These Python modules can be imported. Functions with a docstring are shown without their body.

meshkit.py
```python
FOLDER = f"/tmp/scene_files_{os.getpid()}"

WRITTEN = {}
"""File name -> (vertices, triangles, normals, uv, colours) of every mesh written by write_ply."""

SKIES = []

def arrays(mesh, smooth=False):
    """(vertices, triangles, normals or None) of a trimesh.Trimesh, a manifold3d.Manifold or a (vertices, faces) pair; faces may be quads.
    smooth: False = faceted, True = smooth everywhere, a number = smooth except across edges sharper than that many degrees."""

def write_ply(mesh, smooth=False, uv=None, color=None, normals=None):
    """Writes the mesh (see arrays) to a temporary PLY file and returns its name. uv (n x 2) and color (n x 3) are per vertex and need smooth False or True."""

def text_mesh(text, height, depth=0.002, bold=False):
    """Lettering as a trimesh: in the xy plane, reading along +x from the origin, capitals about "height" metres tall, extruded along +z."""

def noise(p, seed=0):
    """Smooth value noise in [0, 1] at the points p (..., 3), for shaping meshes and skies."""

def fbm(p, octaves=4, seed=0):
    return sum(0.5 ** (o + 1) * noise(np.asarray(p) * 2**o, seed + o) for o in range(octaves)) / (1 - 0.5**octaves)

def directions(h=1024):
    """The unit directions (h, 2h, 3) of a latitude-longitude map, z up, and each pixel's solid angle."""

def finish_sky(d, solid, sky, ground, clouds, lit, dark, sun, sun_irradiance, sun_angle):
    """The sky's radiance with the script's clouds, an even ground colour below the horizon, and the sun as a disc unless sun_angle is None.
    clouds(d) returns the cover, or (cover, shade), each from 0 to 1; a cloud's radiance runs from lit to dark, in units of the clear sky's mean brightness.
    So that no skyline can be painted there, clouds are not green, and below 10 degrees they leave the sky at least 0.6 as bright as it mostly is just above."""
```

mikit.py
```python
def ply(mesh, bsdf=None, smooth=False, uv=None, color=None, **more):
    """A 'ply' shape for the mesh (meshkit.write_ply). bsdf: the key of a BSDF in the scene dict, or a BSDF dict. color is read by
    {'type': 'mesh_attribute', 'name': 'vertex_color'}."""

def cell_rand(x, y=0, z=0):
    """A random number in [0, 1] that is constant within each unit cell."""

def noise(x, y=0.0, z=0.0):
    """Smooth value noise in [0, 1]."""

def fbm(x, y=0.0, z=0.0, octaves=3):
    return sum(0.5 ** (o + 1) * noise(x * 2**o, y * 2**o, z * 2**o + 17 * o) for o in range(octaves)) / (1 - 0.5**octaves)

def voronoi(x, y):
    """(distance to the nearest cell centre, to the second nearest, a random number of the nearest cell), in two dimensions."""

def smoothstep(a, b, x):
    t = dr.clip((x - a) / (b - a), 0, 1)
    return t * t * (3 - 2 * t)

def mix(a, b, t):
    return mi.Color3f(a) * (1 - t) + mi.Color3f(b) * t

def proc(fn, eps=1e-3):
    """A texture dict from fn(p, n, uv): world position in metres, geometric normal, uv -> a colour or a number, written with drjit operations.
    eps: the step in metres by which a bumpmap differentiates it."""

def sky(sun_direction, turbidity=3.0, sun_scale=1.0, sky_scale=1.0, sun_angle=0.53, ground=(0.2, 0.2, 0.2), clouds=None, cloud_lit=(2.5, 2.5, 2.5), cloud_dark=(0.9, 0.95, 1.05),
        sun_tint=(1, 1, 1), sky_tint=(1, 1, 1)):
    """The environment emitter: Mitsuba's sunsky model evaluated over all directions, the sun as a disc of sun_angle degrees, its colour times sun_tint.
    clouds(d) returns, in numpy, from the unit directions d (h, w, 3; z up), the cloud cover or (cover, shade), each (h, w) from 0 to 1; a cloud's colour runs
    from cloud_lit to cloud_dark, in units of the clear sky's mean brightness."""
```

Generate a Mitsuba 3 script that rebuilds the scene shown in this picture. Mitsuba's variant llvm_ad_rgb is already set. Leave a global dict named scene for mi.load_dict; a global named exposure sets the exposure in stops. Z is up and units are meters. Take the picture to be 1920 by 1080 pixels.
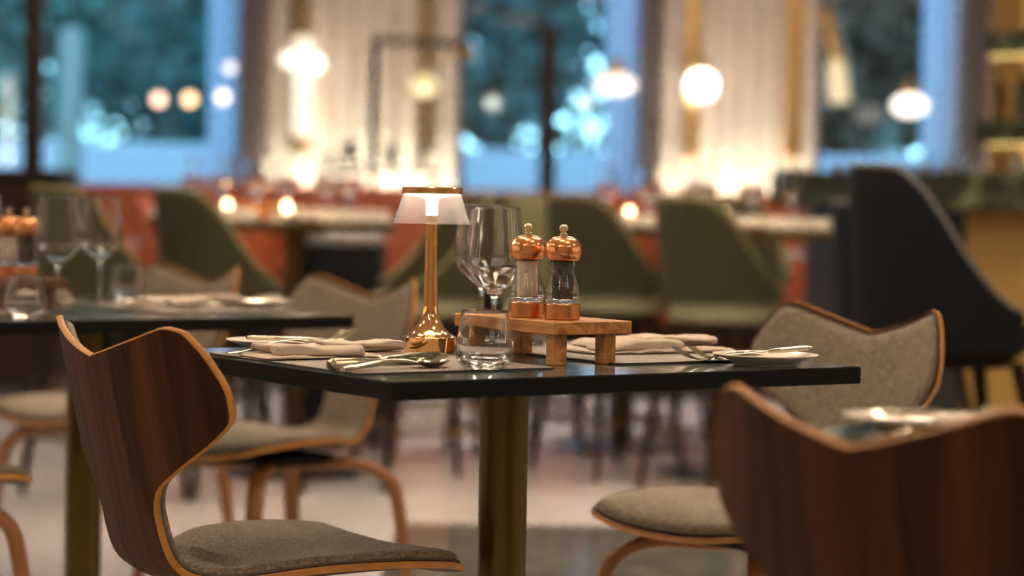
import math, random
import numpy as np, trimesh, manifold3d, mitsuba as mi, mikit, meshkit
from mikit import proc, noise, fbm, cell_rand, smoothstep, mix
from scipy.interpolate import CubicSpline, PchipInterpolator
import drjit as dr
import shapely.geometry as sg

random.seed(4); rng = np.random.default_rng(4)
ST = mi.ScalarTransform4f
scene, labels = {}, {}

# ---------------------------------------------------------------- camera, sky, added ceiling lights, exposure
exposure = 0.0
CAM_Z, FOCAL, HORIZON, ROLL = 0.995, 4470.0, 374.0, math.radians(1.03)
pitch = math.atan((540 - HORIZON) / FOCAL)
fwd = np.array([0, math.cos(pitch), -math.sin(pitch)]); up0 = np.array([0, math.sin(pitch), math.cos(pitch)]); rgt = np.array([1.0, 0, 0])
up = up0 * math.cos(ROLL) - rgt * math.sin(ROLL)
org = np.array([0, 0, CAM_Z])
scene['camera'] = {'type': 'thinlens', 'fov': math.degrees(2 * math.atan(960 / FOCAL)), 'fov_axis': 'x', 'aperture_radius': 0.0185, 'focus_distance': 3.56,
                   'near_clip': 0.05, 'far_clip': 200.0,
                   'to_world': ST().look_at(origin=org.tolist(), target=(org + fwd).tolist(), up=up.tolist())}
SKY_LEVEL = 29.0
scene['sky'] = mikit.sky((0.0, -0.5, 0.5), turbidity=3.0, sun_scale=0.0, sky_scale=SKY_LEVEL, sky_tint=(0.56, 1.0, 1.10), ground=(0.1, 0.12, 0.14))
CEIL = 3.4
WARM = np.array([1.0, 0.77, 0.53])
FILL_DOWN = [(-0.15, 3.5, 14), (-1.0, 5.2, 14), (1.0, 2.9, 10), (0.9, 5.0, 16), (-0.9, 8.6, 50), (0.8, 8.9, 50), (1.7, 6.9, 40),  # unseen ceiling lights added to light the tables, floor and walls
        (-2.4, 7.2, 30), (0.0, 6.6, 34), (-1.2, 11.3, 95), (1.2, 11.3, 95), (-0.6, 0.6, 10), (-2.2, -1.2, 22), (0.0, -1.4, 8), (2.2, -1.2, 12), (3.4, 3.2, 30), (-3.4, 3.0, 30)]
FILL_GLOBES = [(-0.75, 2.2, 1.85, 42), (1.35, 2.1, 1.95, 40), (-1.7, 4.2, 1.95, 42), (0.75, 4.5, 2.05, 42), (-0.25, 4.05, 2.05, 36)]   # unseen globes added over the dining tables for fill and glass highlights


# ---------------------------------------------------------------- helpers
def numbered(name, taken):
    if name not in taken: return name
    k = 1
    while f'{name}_{k:03d}' in taken: k += 1
    return f'{name}_{k:03d}'


def shape(mesh, bsdf, smooth=30, uv=None, emit=None):
    d = mikit.ply(mesh, bsdf, smooth=smooth, uv=uv)
    if emit is not None:
        d['emitter'] = {'type': 'area', 'radiance': {'type': 'rgb', 'value': [float(x) for x in emit]}}
    return d


class Thing:
    """The parts of one kind of thing: relative name -> shape dict."""
    def __init__(self): self.parts = {}
    def add(self, name, mesh, bsdf, smooth=30, uv=None, emit=None, label=None):
        k = numbered(name, self.parts); self.parts[k] = (shape(mesh, bsdf, smooth, uv, emit), label); return k
    def sub(self, parent, name, mesh, bsdf, smooth=30, uv=None, emit=None):
        return self.add(parent + '__' + name, mesh, bsdf, smooth, uv, emit)


TAKEN = set()


def place(t, name, label, cat, M=None, group=None, kind=None):
    key = numbered(name, TAKEN); TAKEN.add(key)
    labels[key] = {'label': label}
    if cat: labels[key]['category'] = cat
    if group: labels[key]['group'] = group
    if kind: labels[key]['kind'] = kind
    for rel, (d, lab) in t.parts.items():
        k = key + '__' + rel if rel else key
        scene[k] = {**d, 'to_world': M} if M is not None else dict(d)
        if lab: labels[k] = {'label': lab}
    return key


def single(name, mesh, bsdf, label, cat, M=None, smooth=30, group=None, kind=None, uv=None, emit=None):
    t = Thing(); t.parts[''] = (shape(mesh, bsdf, smooth, uv, emit), None)
    return place(t, name, label, cat, M, group, kind)


def struct(key, mesh, bsdf, label=None, smooth=30):
    scene[key] = shape(mesh, bsdf, smooth)
    if '__' not in key: TAKEN.add(key); labels[key] = {'kind': 'structure', 'label': label or key.replace('_', ' ')}


def spart(parent, name, mesh, bsdf, smooth=30, label=None):
    k = numbered(parent + '__' + name, scene); scene[k] = shape(mesh, bsdf, smooth)
    if label: labels[k] = {'label': label}
    return k


def TR(x, y, z=0, yaw=0, s=1.0):
    t = ST().translate([float(x), float(y), float(z)]).rotate([0, 0, 1], float(yaw))
    return t.scale(float(s)) if s != 1.0 else t


def at(base, u, v, z=0.0, yaw=0.0):
    """A spot in the frame (x, y, yaw in degrees) of a table: u along, v across."""
    a = math.radians(base[2])
    return TR(base[0] + u * math.cos(a) - v * math.sin(a), base[1] + u * math.sin(a) + v * math.cos(a), z, base[2] + yaw)


def cat_(ms): return trimesh.util.concatenate(ms)


def box(x0, x1, y0, y1, z0, z1):
    m = trimesh.creation.box([x1 - x0, y1 - y0, z1 - z0]); m.apply_translation([(x0 + x1) / 2, (y0 + y1) / 2, (z0 + z1) / 2]); return m


def rbox(x0, x1, y0, y1, z0, z1, r=0.004, n=12):
    s = manifold3d.Manifold.sphere(r, n); parts = []
    for x in (x0 + r, x1 - r):
        for y in (y0 + r, y1 - r):
            for z in (z0 + r, z1 - r): parts.append(s.translate((x, y, z)))
    m = manifold3d.Manifold.batch_hull(parts).to_mesh()
    return trimesh.Trimesh(m.vert_properties[:, :3], m.tri_verts, process=False)


def grid_faces(nu, nv, wrap_u=False, wrap_v=False, flip=False):
    f = []
    iu = np.arange(nu if wrap_u else nu - 1); iv = np.arange(nv if wrap_v else nv - 1)
    a, b = np.meshgrid(iu, iv, indexing='ij')
    p = lambda x, y: (x % nu) * nv + (y % nv)
    q = np.stack([p(a, b), p(a + 1, b), p(a + 1, b + 1), p(a, b + 1)], -1).reshape(-1, 4)
    f = np.vstack([q[:, [0, 1, 2]], q[:, [0, 2, 3]]])
    return f[:, ::-1] if flip else f


def lathe(prof, n=48):
    """Revolves a closed-over-axis profile [(r, z), ...] given from the bottom centre outward and up; outward normals."""
    p = np.array(prof, float); a = np.arange(n) * 2 * np.pi / n
    V = np.stack([p[None, :, 0] * np.cos(a)[:, None], p[None, :, 0] * np.sin(a)[:, None], np.broadcast_to(p[None, :, 1], (n, len(p)))], -1).reshape(-1, 3)
    m = trimesh.Trimesh(V, grid_faces(n, len(p), wrap_u=True), process=False)
    m.merge_vertices(); m.update_faces(m.nondegenerate_faces()); return m


def smooth_prof(pts, n=60):
    p = np.array(pts, float); s = np.r_[0, np.cumsum(np.linalg.norm(np.diff(p, axis=0), axis=1))]
    t = np.linspace(0, s[-1], n); return np.stack([PchipInterpolator(s, p[:, 0])(t), PchipInterpolator(s, p[:, 1])(t)], 1)


def curve(pts, n=24):
    p = np.array(pts, float); s = np.r_[0, np.cumsum(np.linalg.norm(np.diff(p, axis=0), axis=1))]
    return CubicSpline(s, p)(np.linspace(0, s[-1], n))


def sweep(path, wa, wb, ref=(0, 0, 1), n=12, power=2.0, scale=None):
    """A capped tube with a superelliptic section: half-width wa across (ref x tangent), wb along ref."""
    P = np.array(path, float); k = len(P)
    T = np.gradient(P, axis=0); T /= np.linalg.norm(T, axis=1, keepdims=True)
    R = np.broadcast_to(np.array(ref, float), P.shape) if np.ndim(ref) == 1 else np.array(ref)
    S = np.cross(R, T); S /= np.linalg.norm(S, axis=1, keepdims=True) + 1e-12
    U = np.cross(T, S)
    a = (np.arange(n) + 0.5) * 2 * np.pi / n; c, s = np.cos(a), np.sin(a)
    c = np.sign(c) * np.abs(c) ** (2 / power); s = np.sign(s) * np.abs(s) ** (2 / power)
    wa = np.broadcast_to(np.asarray(wa, float), (k,)); wb = np.broadcast_to(np.asarray(wb, float), (k,))
    V = P[:, None] + S[:, None] * (c[None, :, None] * wa[:, None, None]) + U[:, None] * (s[None, :, None] * wb[:, None, None])
    V = np.vstack([V.reshape(-1, 3), P[:1], P[-1:]])
    F = grid_faces(k, n, wrap_v=True, flip=True); i = np.arange(n); j = (i + 1) % n
    F = np.vstack([F, np.stack([np.full(n, k * n), j, i], 1), np.stack([np.full(n, k * n + 1), (k - 1) * n + i, (k - 1) * n + j], 1)])
    m = trimesh.Trimesh(V, F, process=False)
    if m.volume < 0: m.invert()
    return m


def tube(p, r, n=10):
    p = np.array(p, float); d = p[-1] - p[0]
    return sweep(p, r, r, ref=(0, 0, 1) if abs(d[2]) < 0.9 * np.linalg.norm(d) else (1, 0, 0), n=n)


def rod(a, b, r, n=16): return tube([a, b], r, n)


def ball(r, c=(0, 0, 0), s=(1, 1, 1), sub=2):
    m = trimesh.creation.icosphere(sub, r); m.apply_scale(s); m.apply_translation(c); return m


# ---------------------------------------------------------------- materials
def rgb(c): return {'type': 'rgb', 'value': [float(x) for x in c]}


def pr(c, rough=0.5, metal=0.0, spec=0.5, two=True, **kw):
    d = {'type': 'principled', 'base_color': c if isinstance(c, dict) else rgb(c), 'roughness': rough, 'metallic': metal, 'specular': spec, **kw}
    return {'type': 'twosided', 'b': d} if two else d


def grain_tex(dark, mid, light, freq=38.0, warp=2.5):
    def fn(p, n, uv):
        x, y = uv.x, uv.y
        w = fbm(x * 6, y * 1.6) * warp
        g = fbm(x * freq + w * 2, y * 1.4 + 3.1)
        f = noise(x * 420, y * 9)
        line = smoothstep(0.46, 0.58, noise(x * freq * 0.6 + w * 3, y * 0.8))
        c = mix(mix(dark, mid, smoothstep(0.25, 0.75, g)), light, line * 0.35)
        return c * (0.82 + 0.3 * f)
    return proc(fn)


scene['m_walnut'] = pr(grain_tex((0.015, 0.0040, 0.0013), (0.052, 0.0150, 0.0043), (0.095, 0.033, 0.010)), 0.55, spec=0.12)
scene['m_ply_edge'] = pr(proc(lambda p, n, uv: mix((0.38, 0.15, 0.022), (0.52, 0.235, 0.045), fbm(p.x * 60, p.y * 60, p.z * 20))), 0.4)
scene['m_leg_wood'] = pr(proc(lambda p, n, uv: mix((0.19, 0.072, 0.020), (0.30, 0.125, 0.038), fbm(p.x * 70, p.y * 70, p.z * 6))), 0.38)
scene['m_tray_wood'] = pr(proc(lambda p, n, uv: mix((0.30, 0.12, 0.03), (0.52, 0.25, 0.075), smoothstep(0.3, 0.7, fbm((p.x * 0.829 + p.y * 0.56) * 95 + 4 * noise(p.x * 14, p.y * 14, p.z * 40), (p.y * 0.829 - p.x * 0.56) * 12, p.z * 70)))), 0.45)
scene['m_stand_dark'] = pr(proc(lambda p, n, uv: mix((0.07, 0.026, 0.009), (0.13, 0.05, 0.018), fbm(p.x * 60, p.y * 12, p.z * 60))), 0.45)
fab = lambda a, b: proc(lambda p, n, uv: mix(a, b, smoothstep(0.2, 0.8, 0.4 * noise(p.x * 650, p.y * 650, p.z * 650) + 0.6 * fbm(p.x * 260, p.y * 260, p.z * 130))))
scene['m_fabric'] = {'type': 'bumpmap', 'tex': proc(lambda p, n, uv: noise(p.x * 700, p.y * 700, p.z * 700)), 'scale': 0.0006,
                     'b': pr(fab((0.10, 0.084, 0.066), (0.30, 0.258, 0.21)), 0.95, spec=0.15, sheen=0.3)}
scene['m_piping'] = pr((0.09, 0.08, 0.07), 0.8)
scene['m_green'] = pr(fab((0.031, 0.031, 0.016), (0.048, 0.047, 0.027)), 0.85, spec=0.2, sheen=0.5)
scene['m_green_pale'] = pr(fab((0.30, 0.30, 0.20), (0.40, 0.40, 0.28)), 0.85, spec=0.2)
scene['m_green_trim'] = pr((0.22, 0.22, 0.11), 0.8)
scene['m_dark_leather'] = pr(proc(lambda p, n, uv: mix((0.007, 0.0075, 0.010), (0.011, 0.012, 0.016), fbm(p.x * 60, p.y * 60, p.z * 60))), 0.75, spec=0.12)
scene['m_dark_trim'] = pr((0.13, 0.13, 0.14), 0.6)
scene['m_orange'] = pr(proc(lambda p, n, uv: mix((0.24, 0.050, 0.013), (0.33, 0.076, 0.022), fbm(p.x * 9, p.y * 9, p.z * 9))), 0.5)


def marble_fn(base, vein, scale, amt):
    def fn(p, n, uv):
        w = fbm(p.x * scale, p.y * scale, p.z * scale) * 3
        v = dr.abs(noise(p.x * scale * 1.7 + w, p.y * scale * 1.7 - w, p.z * scale * 1.7 + w) - 0.5)
        c = fbm(p.x * scale * 4, p.y * scale * 4, p.z * scale * 4)
        return mix(mix(base, tuple(2.2 * q for q in base), c), vein, (1 - smoothstep(0.0, 0.05, v)) * amt)
    return proc(fn)


scene['m_table_top'] = pr(marble_fn((0.020, 0.026, 0.025), (0.14, 0.16, 0.15), 5.0, 0.7), 0.10, spec=0.6)
scene['m_table_edge'] = pr((0.005, 0.005, 0.005), 0.5, spec=0.1)
scene['m_bar_marble'] = pr(marble_fn((0.009, 0.012, 0.006), (0.15, 0.16, 0.10), 4.0, 0.8), 0.25, spec=0.3)
scene['m_pole_brass'] = pr(proc(lambda p, n, uv: mix((0.078, 0.053, 0.017), (0.112, 0.077, 0.028), noise(p.x * 30, p.y * 30, p.z * 900))), 0.36, 1.0)
scene['m_brass'] = pr((0.86, 0.56, 0.22), 0.22, 1.0)
scene['m_brass_dark'] = pr((0.16, 0.11, 0.05), 0.35, 1.0)
scene['m_bar_brass'] = pr(proc(lambda p, n, uv: mix((0.42, 0.25, 0.075), (0.54, 0.33, 0.10), fbm(p.x * 3, p.y * 3, p.z * 3))), 0.55, 0.55)
scene['m_lamp_gold'] = pr((0.93, 0.56, 0.24), 0.07, 1.0)
scene['m_copper'] = pr(proc(lambda p, n, uv: mix((0.72, 0.30, 0.13), (0.86, 0.40, 0.19), noise(p.x * 25, p.y * 25, p.z * 1400))), 0.24, 1.0)
scene['m_knob'] = pr((0.70, 0.60, 0.42), 0.12, 1.0)
scene['m_steel'] = pr((0.55, 0.51, 0.41), 0.10, 1.0)
scene['m_glass'] = {'type': 'dielectric', 'int_ior': 1.5, 'ext_ior': 1.0}
scene['m_pane'] = {'type': 'thindielectric', 'int_ior': 1.5}
scene['m_shade'] = {'type': 'blendbsdf', 'weight': 0.10, 'a': {'type': 'thindielectric', 'int_ior': 1.45},
                    'b': {'type': 'principledthin', 'base_color': rgb((0.95, 0.92, 0.9)), 'roughness': 0.5, 'diff_trans': 1.0, 'spec_trans': 0.0}}
scene['m_salt'] = pr(proc(lambda p, n, uv: mix((0.90, 0.80, 0.73), (0.97, 0.92, 0.88), noise(p.x * 900, p.y * 900, p.z * 900))), 0.8)
scene['m_pepper'] = {'type': 'bumpmap', 'tex': proc(lambda p, n, uv: noise(p.x * 620, p.y * 620, p.z * 620)), 'scale': 0.003,
                     'b': pr(proc(lambda p, n, uv: mix((0.006, 0.005, 0.004), (0.20, 0.15, 0.10), smoothstep(0.52, 0.85, noise(p.x * 620, p.y * 620, p.z * 620)))), 0.6)}
scene['m_china'] = pr((0.78, 0.73, 0.66), 0.15, spec=0.5)
scene['m_napkin'] = {'type': 'bumpmap', 'tex': proc(lambda p, n, uv: noise(p.x * 900, p.y * 900, p.z * 900)), 'scale': 0.0002,
                     'b': pr((0.56, 0.475, 0.41), 0.9, spec=0.15)}
scene['m_mat'] = pr(proc(lambda p, n, uv: mix((0.18, 0.155, 0.145), (0.25, 0.22, 0.205), fbm(p.x * 240, p.y * 240))), 0.5, spec=0.5)
scene['m_mat_edge'] = pr((0.02, 0.018, 0.017), 0.6)
scene['m_stitch'] = pr((0.55, 0.5, 0.45), 0.8)
scene['m_black'] = pr((0.012, 0.011, 0.011), 0.5)
scene['m_dark_wood'] = pr(proc(lambda p, n, uv: mix((0.010, 0.005, 0.003), (0.022, 0.010, 0.006), fbm(p.x * 30, p.y * 30, p.z * 2))), 0.6, spec=0.15)
scene['m_amber'] = pr((0.80, 0.30, 0.05), 0.25)


def floor_fn(p, n, uv):
    sp = fbm(p.x * 55, p.y * 55)
    big = fbm(p.x * 1.1, p.y * 1.1)
    c = mix((0.50, 0.49, 0.51), (0.66, 0.65, 0.68), big) * (0.85 + 0.3 * sp)
    return c


scene['m_floor'] = pr(proc(floor_fn), 0.16, spec=0.7)
scene['m_floor_dark'] = pr(marble_fn((0.045, 0.050, 0.045), (0.2, 0.2, 0.18), 1.5, 0.4), 0.12, spec=0.7)
scene['m_wall'] = pr((0.42, 0.36, 0.30), 0.8)
scene['m_ceiling'] = pr((0.55, 0.50, 0.44), 0.9)
scene['m_column'] = pr((0.075, 0.062, 0.066), 0.6)
scene['m_jamb'] = pr((0.55, 0.5, 0.5), 0.7)
scene['m_panel'] = pr(proc(lambda p, n, uv: mix((0.70, 0.62, 0.54), (0.80, 0.72, 0.63), fbm(p.x * 8, p.y, p.z * 1.2))), 0.6)
scene['m_frame'] = pr((0.05, 0.04, 0.038), 0.5)
scene['m_sheer'] = {'type': 'principledthin', 'base_color': rgb((0.95, 0.97, 0.99)), 'roughness': 0.9, 'diff_trans': 1.9, 'spec_trans': 0.0, 'eta': 1.3}
scene['m_garden_wall'] = pr(proc(lambda p, n, uv: mix((0.40, 0.40, 0.41), (0.48, 0.47, 0.48), fbm(p.x * 2, p.z * 4))), 0.9)
scene['m_lawn'] = pr((0.05, 0.09, 0.04), 0.95)
leaf = lambda c: {'type': 'principledthin', 'base_color': rgb(c), 'roughness': 0.6, 'diff_trans': 0.7, 'spec_trans': 0.0, 'eta': 1.4}
scene['m_leaf'] = leaf((0.12, 0.28, 0.225)); scene['m_leaf_dark'] = leaf((0.075, 0.165, 0.14)); scene['m_leaf_brown'] = leaf((0.14, 0.10, 0.065))
scene['m_bark'] = pr((0.30, 0.31, 0.25), 0.9)
scene['m_bulb'] = pr((0.9, 0.85, 0.8), 0.5)
scene['m_lamp_metal'] = pr((0.03, 0.027, 0.025), 0.4, 0.6)

# ---------------------------------------------------------------- the setting
XL, XR, YB, YF = -6.0, 6.0, -2.5, 15.0
DK = (-0.33, 2.6, 5.2, 7.22)      # the dark polished inlay
struct('floor', box(XL, XR, YB, YF, -0.1, 0.0), 'm_floor', 'pale grey speckled stone floor with a soft polish')
spart('floor', 'dark_inlay', box(DK[0], DK[1], DK[2], DK[3], 0.0, 0.004), 'm_floor_dark', label='dark polished stone inlay reflecting the windows')
struct('ceiling', box(XL, XR, YB, YF, CEIL, CEIL + 0.1), 'm_ceiling')
struct('wall_left', box(XL - 0.1, XL, YB, YF, 0, CEIL), 'm_wall')
struct('wall_right', box(XR, XR + 0.1, YB, YF, 0, CEIL), 'm_wall')
struct('wall_front', box(XL, XR, YB - 0.1, YB, 0, CEIL), 'm_wall')
W0, W1 = 0.98, 3.05
WIN = [(-4.5, -1.73), (-0.352, 0.772), (1.90, 2.77)]
struct('wall_back', cat_([box(XL, XR, YF, YF + 0.25, 0, W0), box(XL, XR, YF, YF + 0.25, W1, CEIL), box(XL, -4.5, YF, YF + 0.25, W0, W1),
                          box(-1.73, -0.352, YF, YF + 0.25, W0, W1), box(0.772, 1.90, YF, YF + 0.25, W0, W1), box(2.77, XR, YF, YF + 0.25, W0, W1)]), 'm_jamb',
       'far wall with three tall windows between cream lit panels', False)
for (a, b) in ((-1.725, -1.587), (0.777, 0.885), (2.78, 2.93)):
    spart('wall_back', 'column', rbox(a, b, YF - 0.16, YF - 0.001, 0, CEIL, 0.01), 'm_column', label='dark grey pillar beside the window')
for (a, b, n) in ((-1.54, -0.36, 9), (0.905, 1.885, 8), (2.95, 4.4, 11)):
    w = (b - a) / n
    for k in range(n):
        spart('wall_back', 'cream_panel', rbox(a + k * w + 0.006, a + (k + 1) * w - 0.006, YF - 0.05 - 0.02 * (k % 2), YF - 0.001, 1.0, 3.0, 0.008), 'm_panel')
for x, w in ((-1.35, 0.05), (-0.56, 0.035), (1.10, 0.035), (1.737, 0.04), (3.2, 0.05)):
    spart('wall_back', 'brass_strip', rbox(x - w, x + w, YF - 0.105, YF - 0.072, 1.28, 3.0, 0.006), 'm_brass_dark' if x < 0 else 'm_brass')
for i, (a, b) in enumerate(WIN):
    key = f'window_{i + 1}'; TAKEN.add(key)
    labels[key] = {'kind': 'structure', 'label': ['wide window at the left looking on green trees', 'middle window looking on trees and pale garden wall', 'darker window at the right behind the bar'][i]}
    scene[key + '__pane'] = shape(box(a, b, YF + 0.12, YF + 0.1201, W0, W1), 'm_pane', False)
    t = trimesh.Trimesh([[a, YF + 0.12, W0], [b, YF + 0.12, W0], [b, YF + 0.12, W1], [a, YF + 0.12, W1]], [[0, 1, 2], [0, 2, 3]], process=False)
    scene[key + '__pane'] = shape(t, 'm_pane', False)
    scene[key + '__frame'] = shape(cat_([box(a, b, YF + 0.09, YF + 0.15, W0, W0 + 0.05), box(a, b, YF + 0.09, YF + 0.15, W1 - 0.05, W1), box(a, a + 0.03, YF + 0.09, YF + 0.15, W0, W1), box(b - 0.03, b, YF + 0.09, YF + 0.15, W0, W1)]), 'm_frame', False)


def drape(x0, x1, y, z0, z1, folds, amp):
    nu = folds * 10 + 1; u = np.linspace(0, 1, nu); z = np.linspace(z0, z1, 8)
    X = x0 + (x1 - x0) * u; Yv = y + amp * np.sin(u * folds * 2 * np.pi) + 0.3 * amp * np.sin(u * folds * 4.7)
    V = np.stack([np.repeat(X, 8), np.repeat(Yv, 8), np.tile(z, nu)], 1)
    return trimesh.Trimesh(V, grid_faces(nu, 8), process=False)


for (a, b, txt) in ((-1.93, -1.74, 'pale sheer curtain drawn aside in the left window, lit blue by dusk'), (0.566, 0.765, 'pale sheer curtain gathered at the middle window, lit blue by dusk'),
                    (2.56, 2.765, 'pale sheer curtain at the right window behind the bar')):
    t = Thing(); t.add('cloth', drape(a, b, YF + 0.045, W0 + 0.005, W1 - 0.06, 3, 0.025), 'm_sheer', True)
    t.add('rail', rod((a - 0.0, YF + 0.045, W1 - 0.05), (b, YF + 0.045, W1 - 0.05), 0.01), 'm_frame')
    place(t, 'sheer_curtain', txt, 'curtain')

# ledge with a light strip under the cream panels
for (a, b, L, txt) in ((-1.56, -0.35, 29, 'cream light ledge under the panel between left and middle windows'), (0.90, 1.89, 28, 'cream light ledge under the panel between middle and right windows'), (2.94, 4.4, 18, 'cream light ledge behind the bar shelves')):
    t = Thing()
    t.add('ledge', cat_([box(a, b, 14.60, 14.83, 0.80, 0.84), box(a, b, 14.60, 14.62, 0.84, 0.90), box(a, a + .04, 14.62, 14.8, 0, 0.80), box(b - .04, b, 14.62, 14.8, 0, .80)]), 'm_panel', False)
    t.add('light_strip', box(a + 0.02, b - 0.02, 14.64, 14.82, 0.841, 0.855), 'm_bulb', False, emit=np.array([1, .83, .63]) * L)
    place(t, 'light_ledge', txt, 'ledge')

# outdoors
struct('garden_ground', box(-16, 16, 15.3, 40, -0.15, -0.05), 'm_lawn', 'dark lawn outside the windows')
single('garden_wall', rbox(-12, 12, 20.0, 20.25, -0.1, 1.41, 0.02), 'm_garden_wall', 'low pale garden wall outside the windows below the trees', 'wall')


def tree(x, y, h, cr, n, bark_r, mat, txt, group=None, z0=1.6, size=0.13, seed=0):
    r = np.random.default_rng(seed); t = Thing()
    tr = [sweep(curve([(x, y, -0.1), (x + 0.05, y, h * 0.35), (x - 0.04, y, h * 0.7), (x, y, h * 0.95)], 12), np.linspace(bark_r, bark_r * 0.3, 12), np.linspace(bark_r, bark_r * 0.3, 12), ref=(1, 0, 0), n=10)]
    cl = []
    for k in range(26):
        a = r.uniform(0, 2 * np.pi); q = r.uniform(0.3, 1) * cr; zz = r.uniform(z0, h)
        c = np.array([x + q * np.cos(a), y + 0.6 * q * np.sin(a), zz]); cl.append(c)
        b0 = np.array([x, y, zz * 0.72]); tr.append(sweep([b0, (b0 + c) / 2 + [0, 0, 0.08], c], [0.03, 0.02, 0.008], [0.03, 0.02, 0.008], ref=(0, 0, 1) if abs(c[0] - x) + abs(c[1] - y) > 0.2 else (1, 0, 0), n=6))
    t.add('trunk', cat_(tr), 'm_bark')
    C = np.array(cl)[r.integers(0, len(cl), n)] + r.normal(0, 0.30, (n, 3)) * [1, 0.8, 0.9]
    C[:, 2] = np.maximum(C[:, 2], 0.4)
    d = r.normal(size=(n, 3)); d /= np.linalg.norm(d, axis=1, keepdims=True); e = np.cross(d, r.normal(size=(n, 3))); e /= np.linalg.norm(e, axis=1, keepdims=True)
    s = size * r.uniform(0.6, 1.3, (n, 1))
    V = np.stack([C - d * s, C + e * s * 0.45, C + d * s, C - e * s * 0.45], 1).reshape(-1, 3)
    F = (np.arange(n)[:, None] * 4 + np.array([[0, 1, 2, 0, 2, 3]])).reshape(-1, 3)
    t.add('foliage', trimesh.Trimesh(V, F, process=False), mat, False)
    place(t, 'garden_tree', txt, 'tree', group=group)


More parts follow.
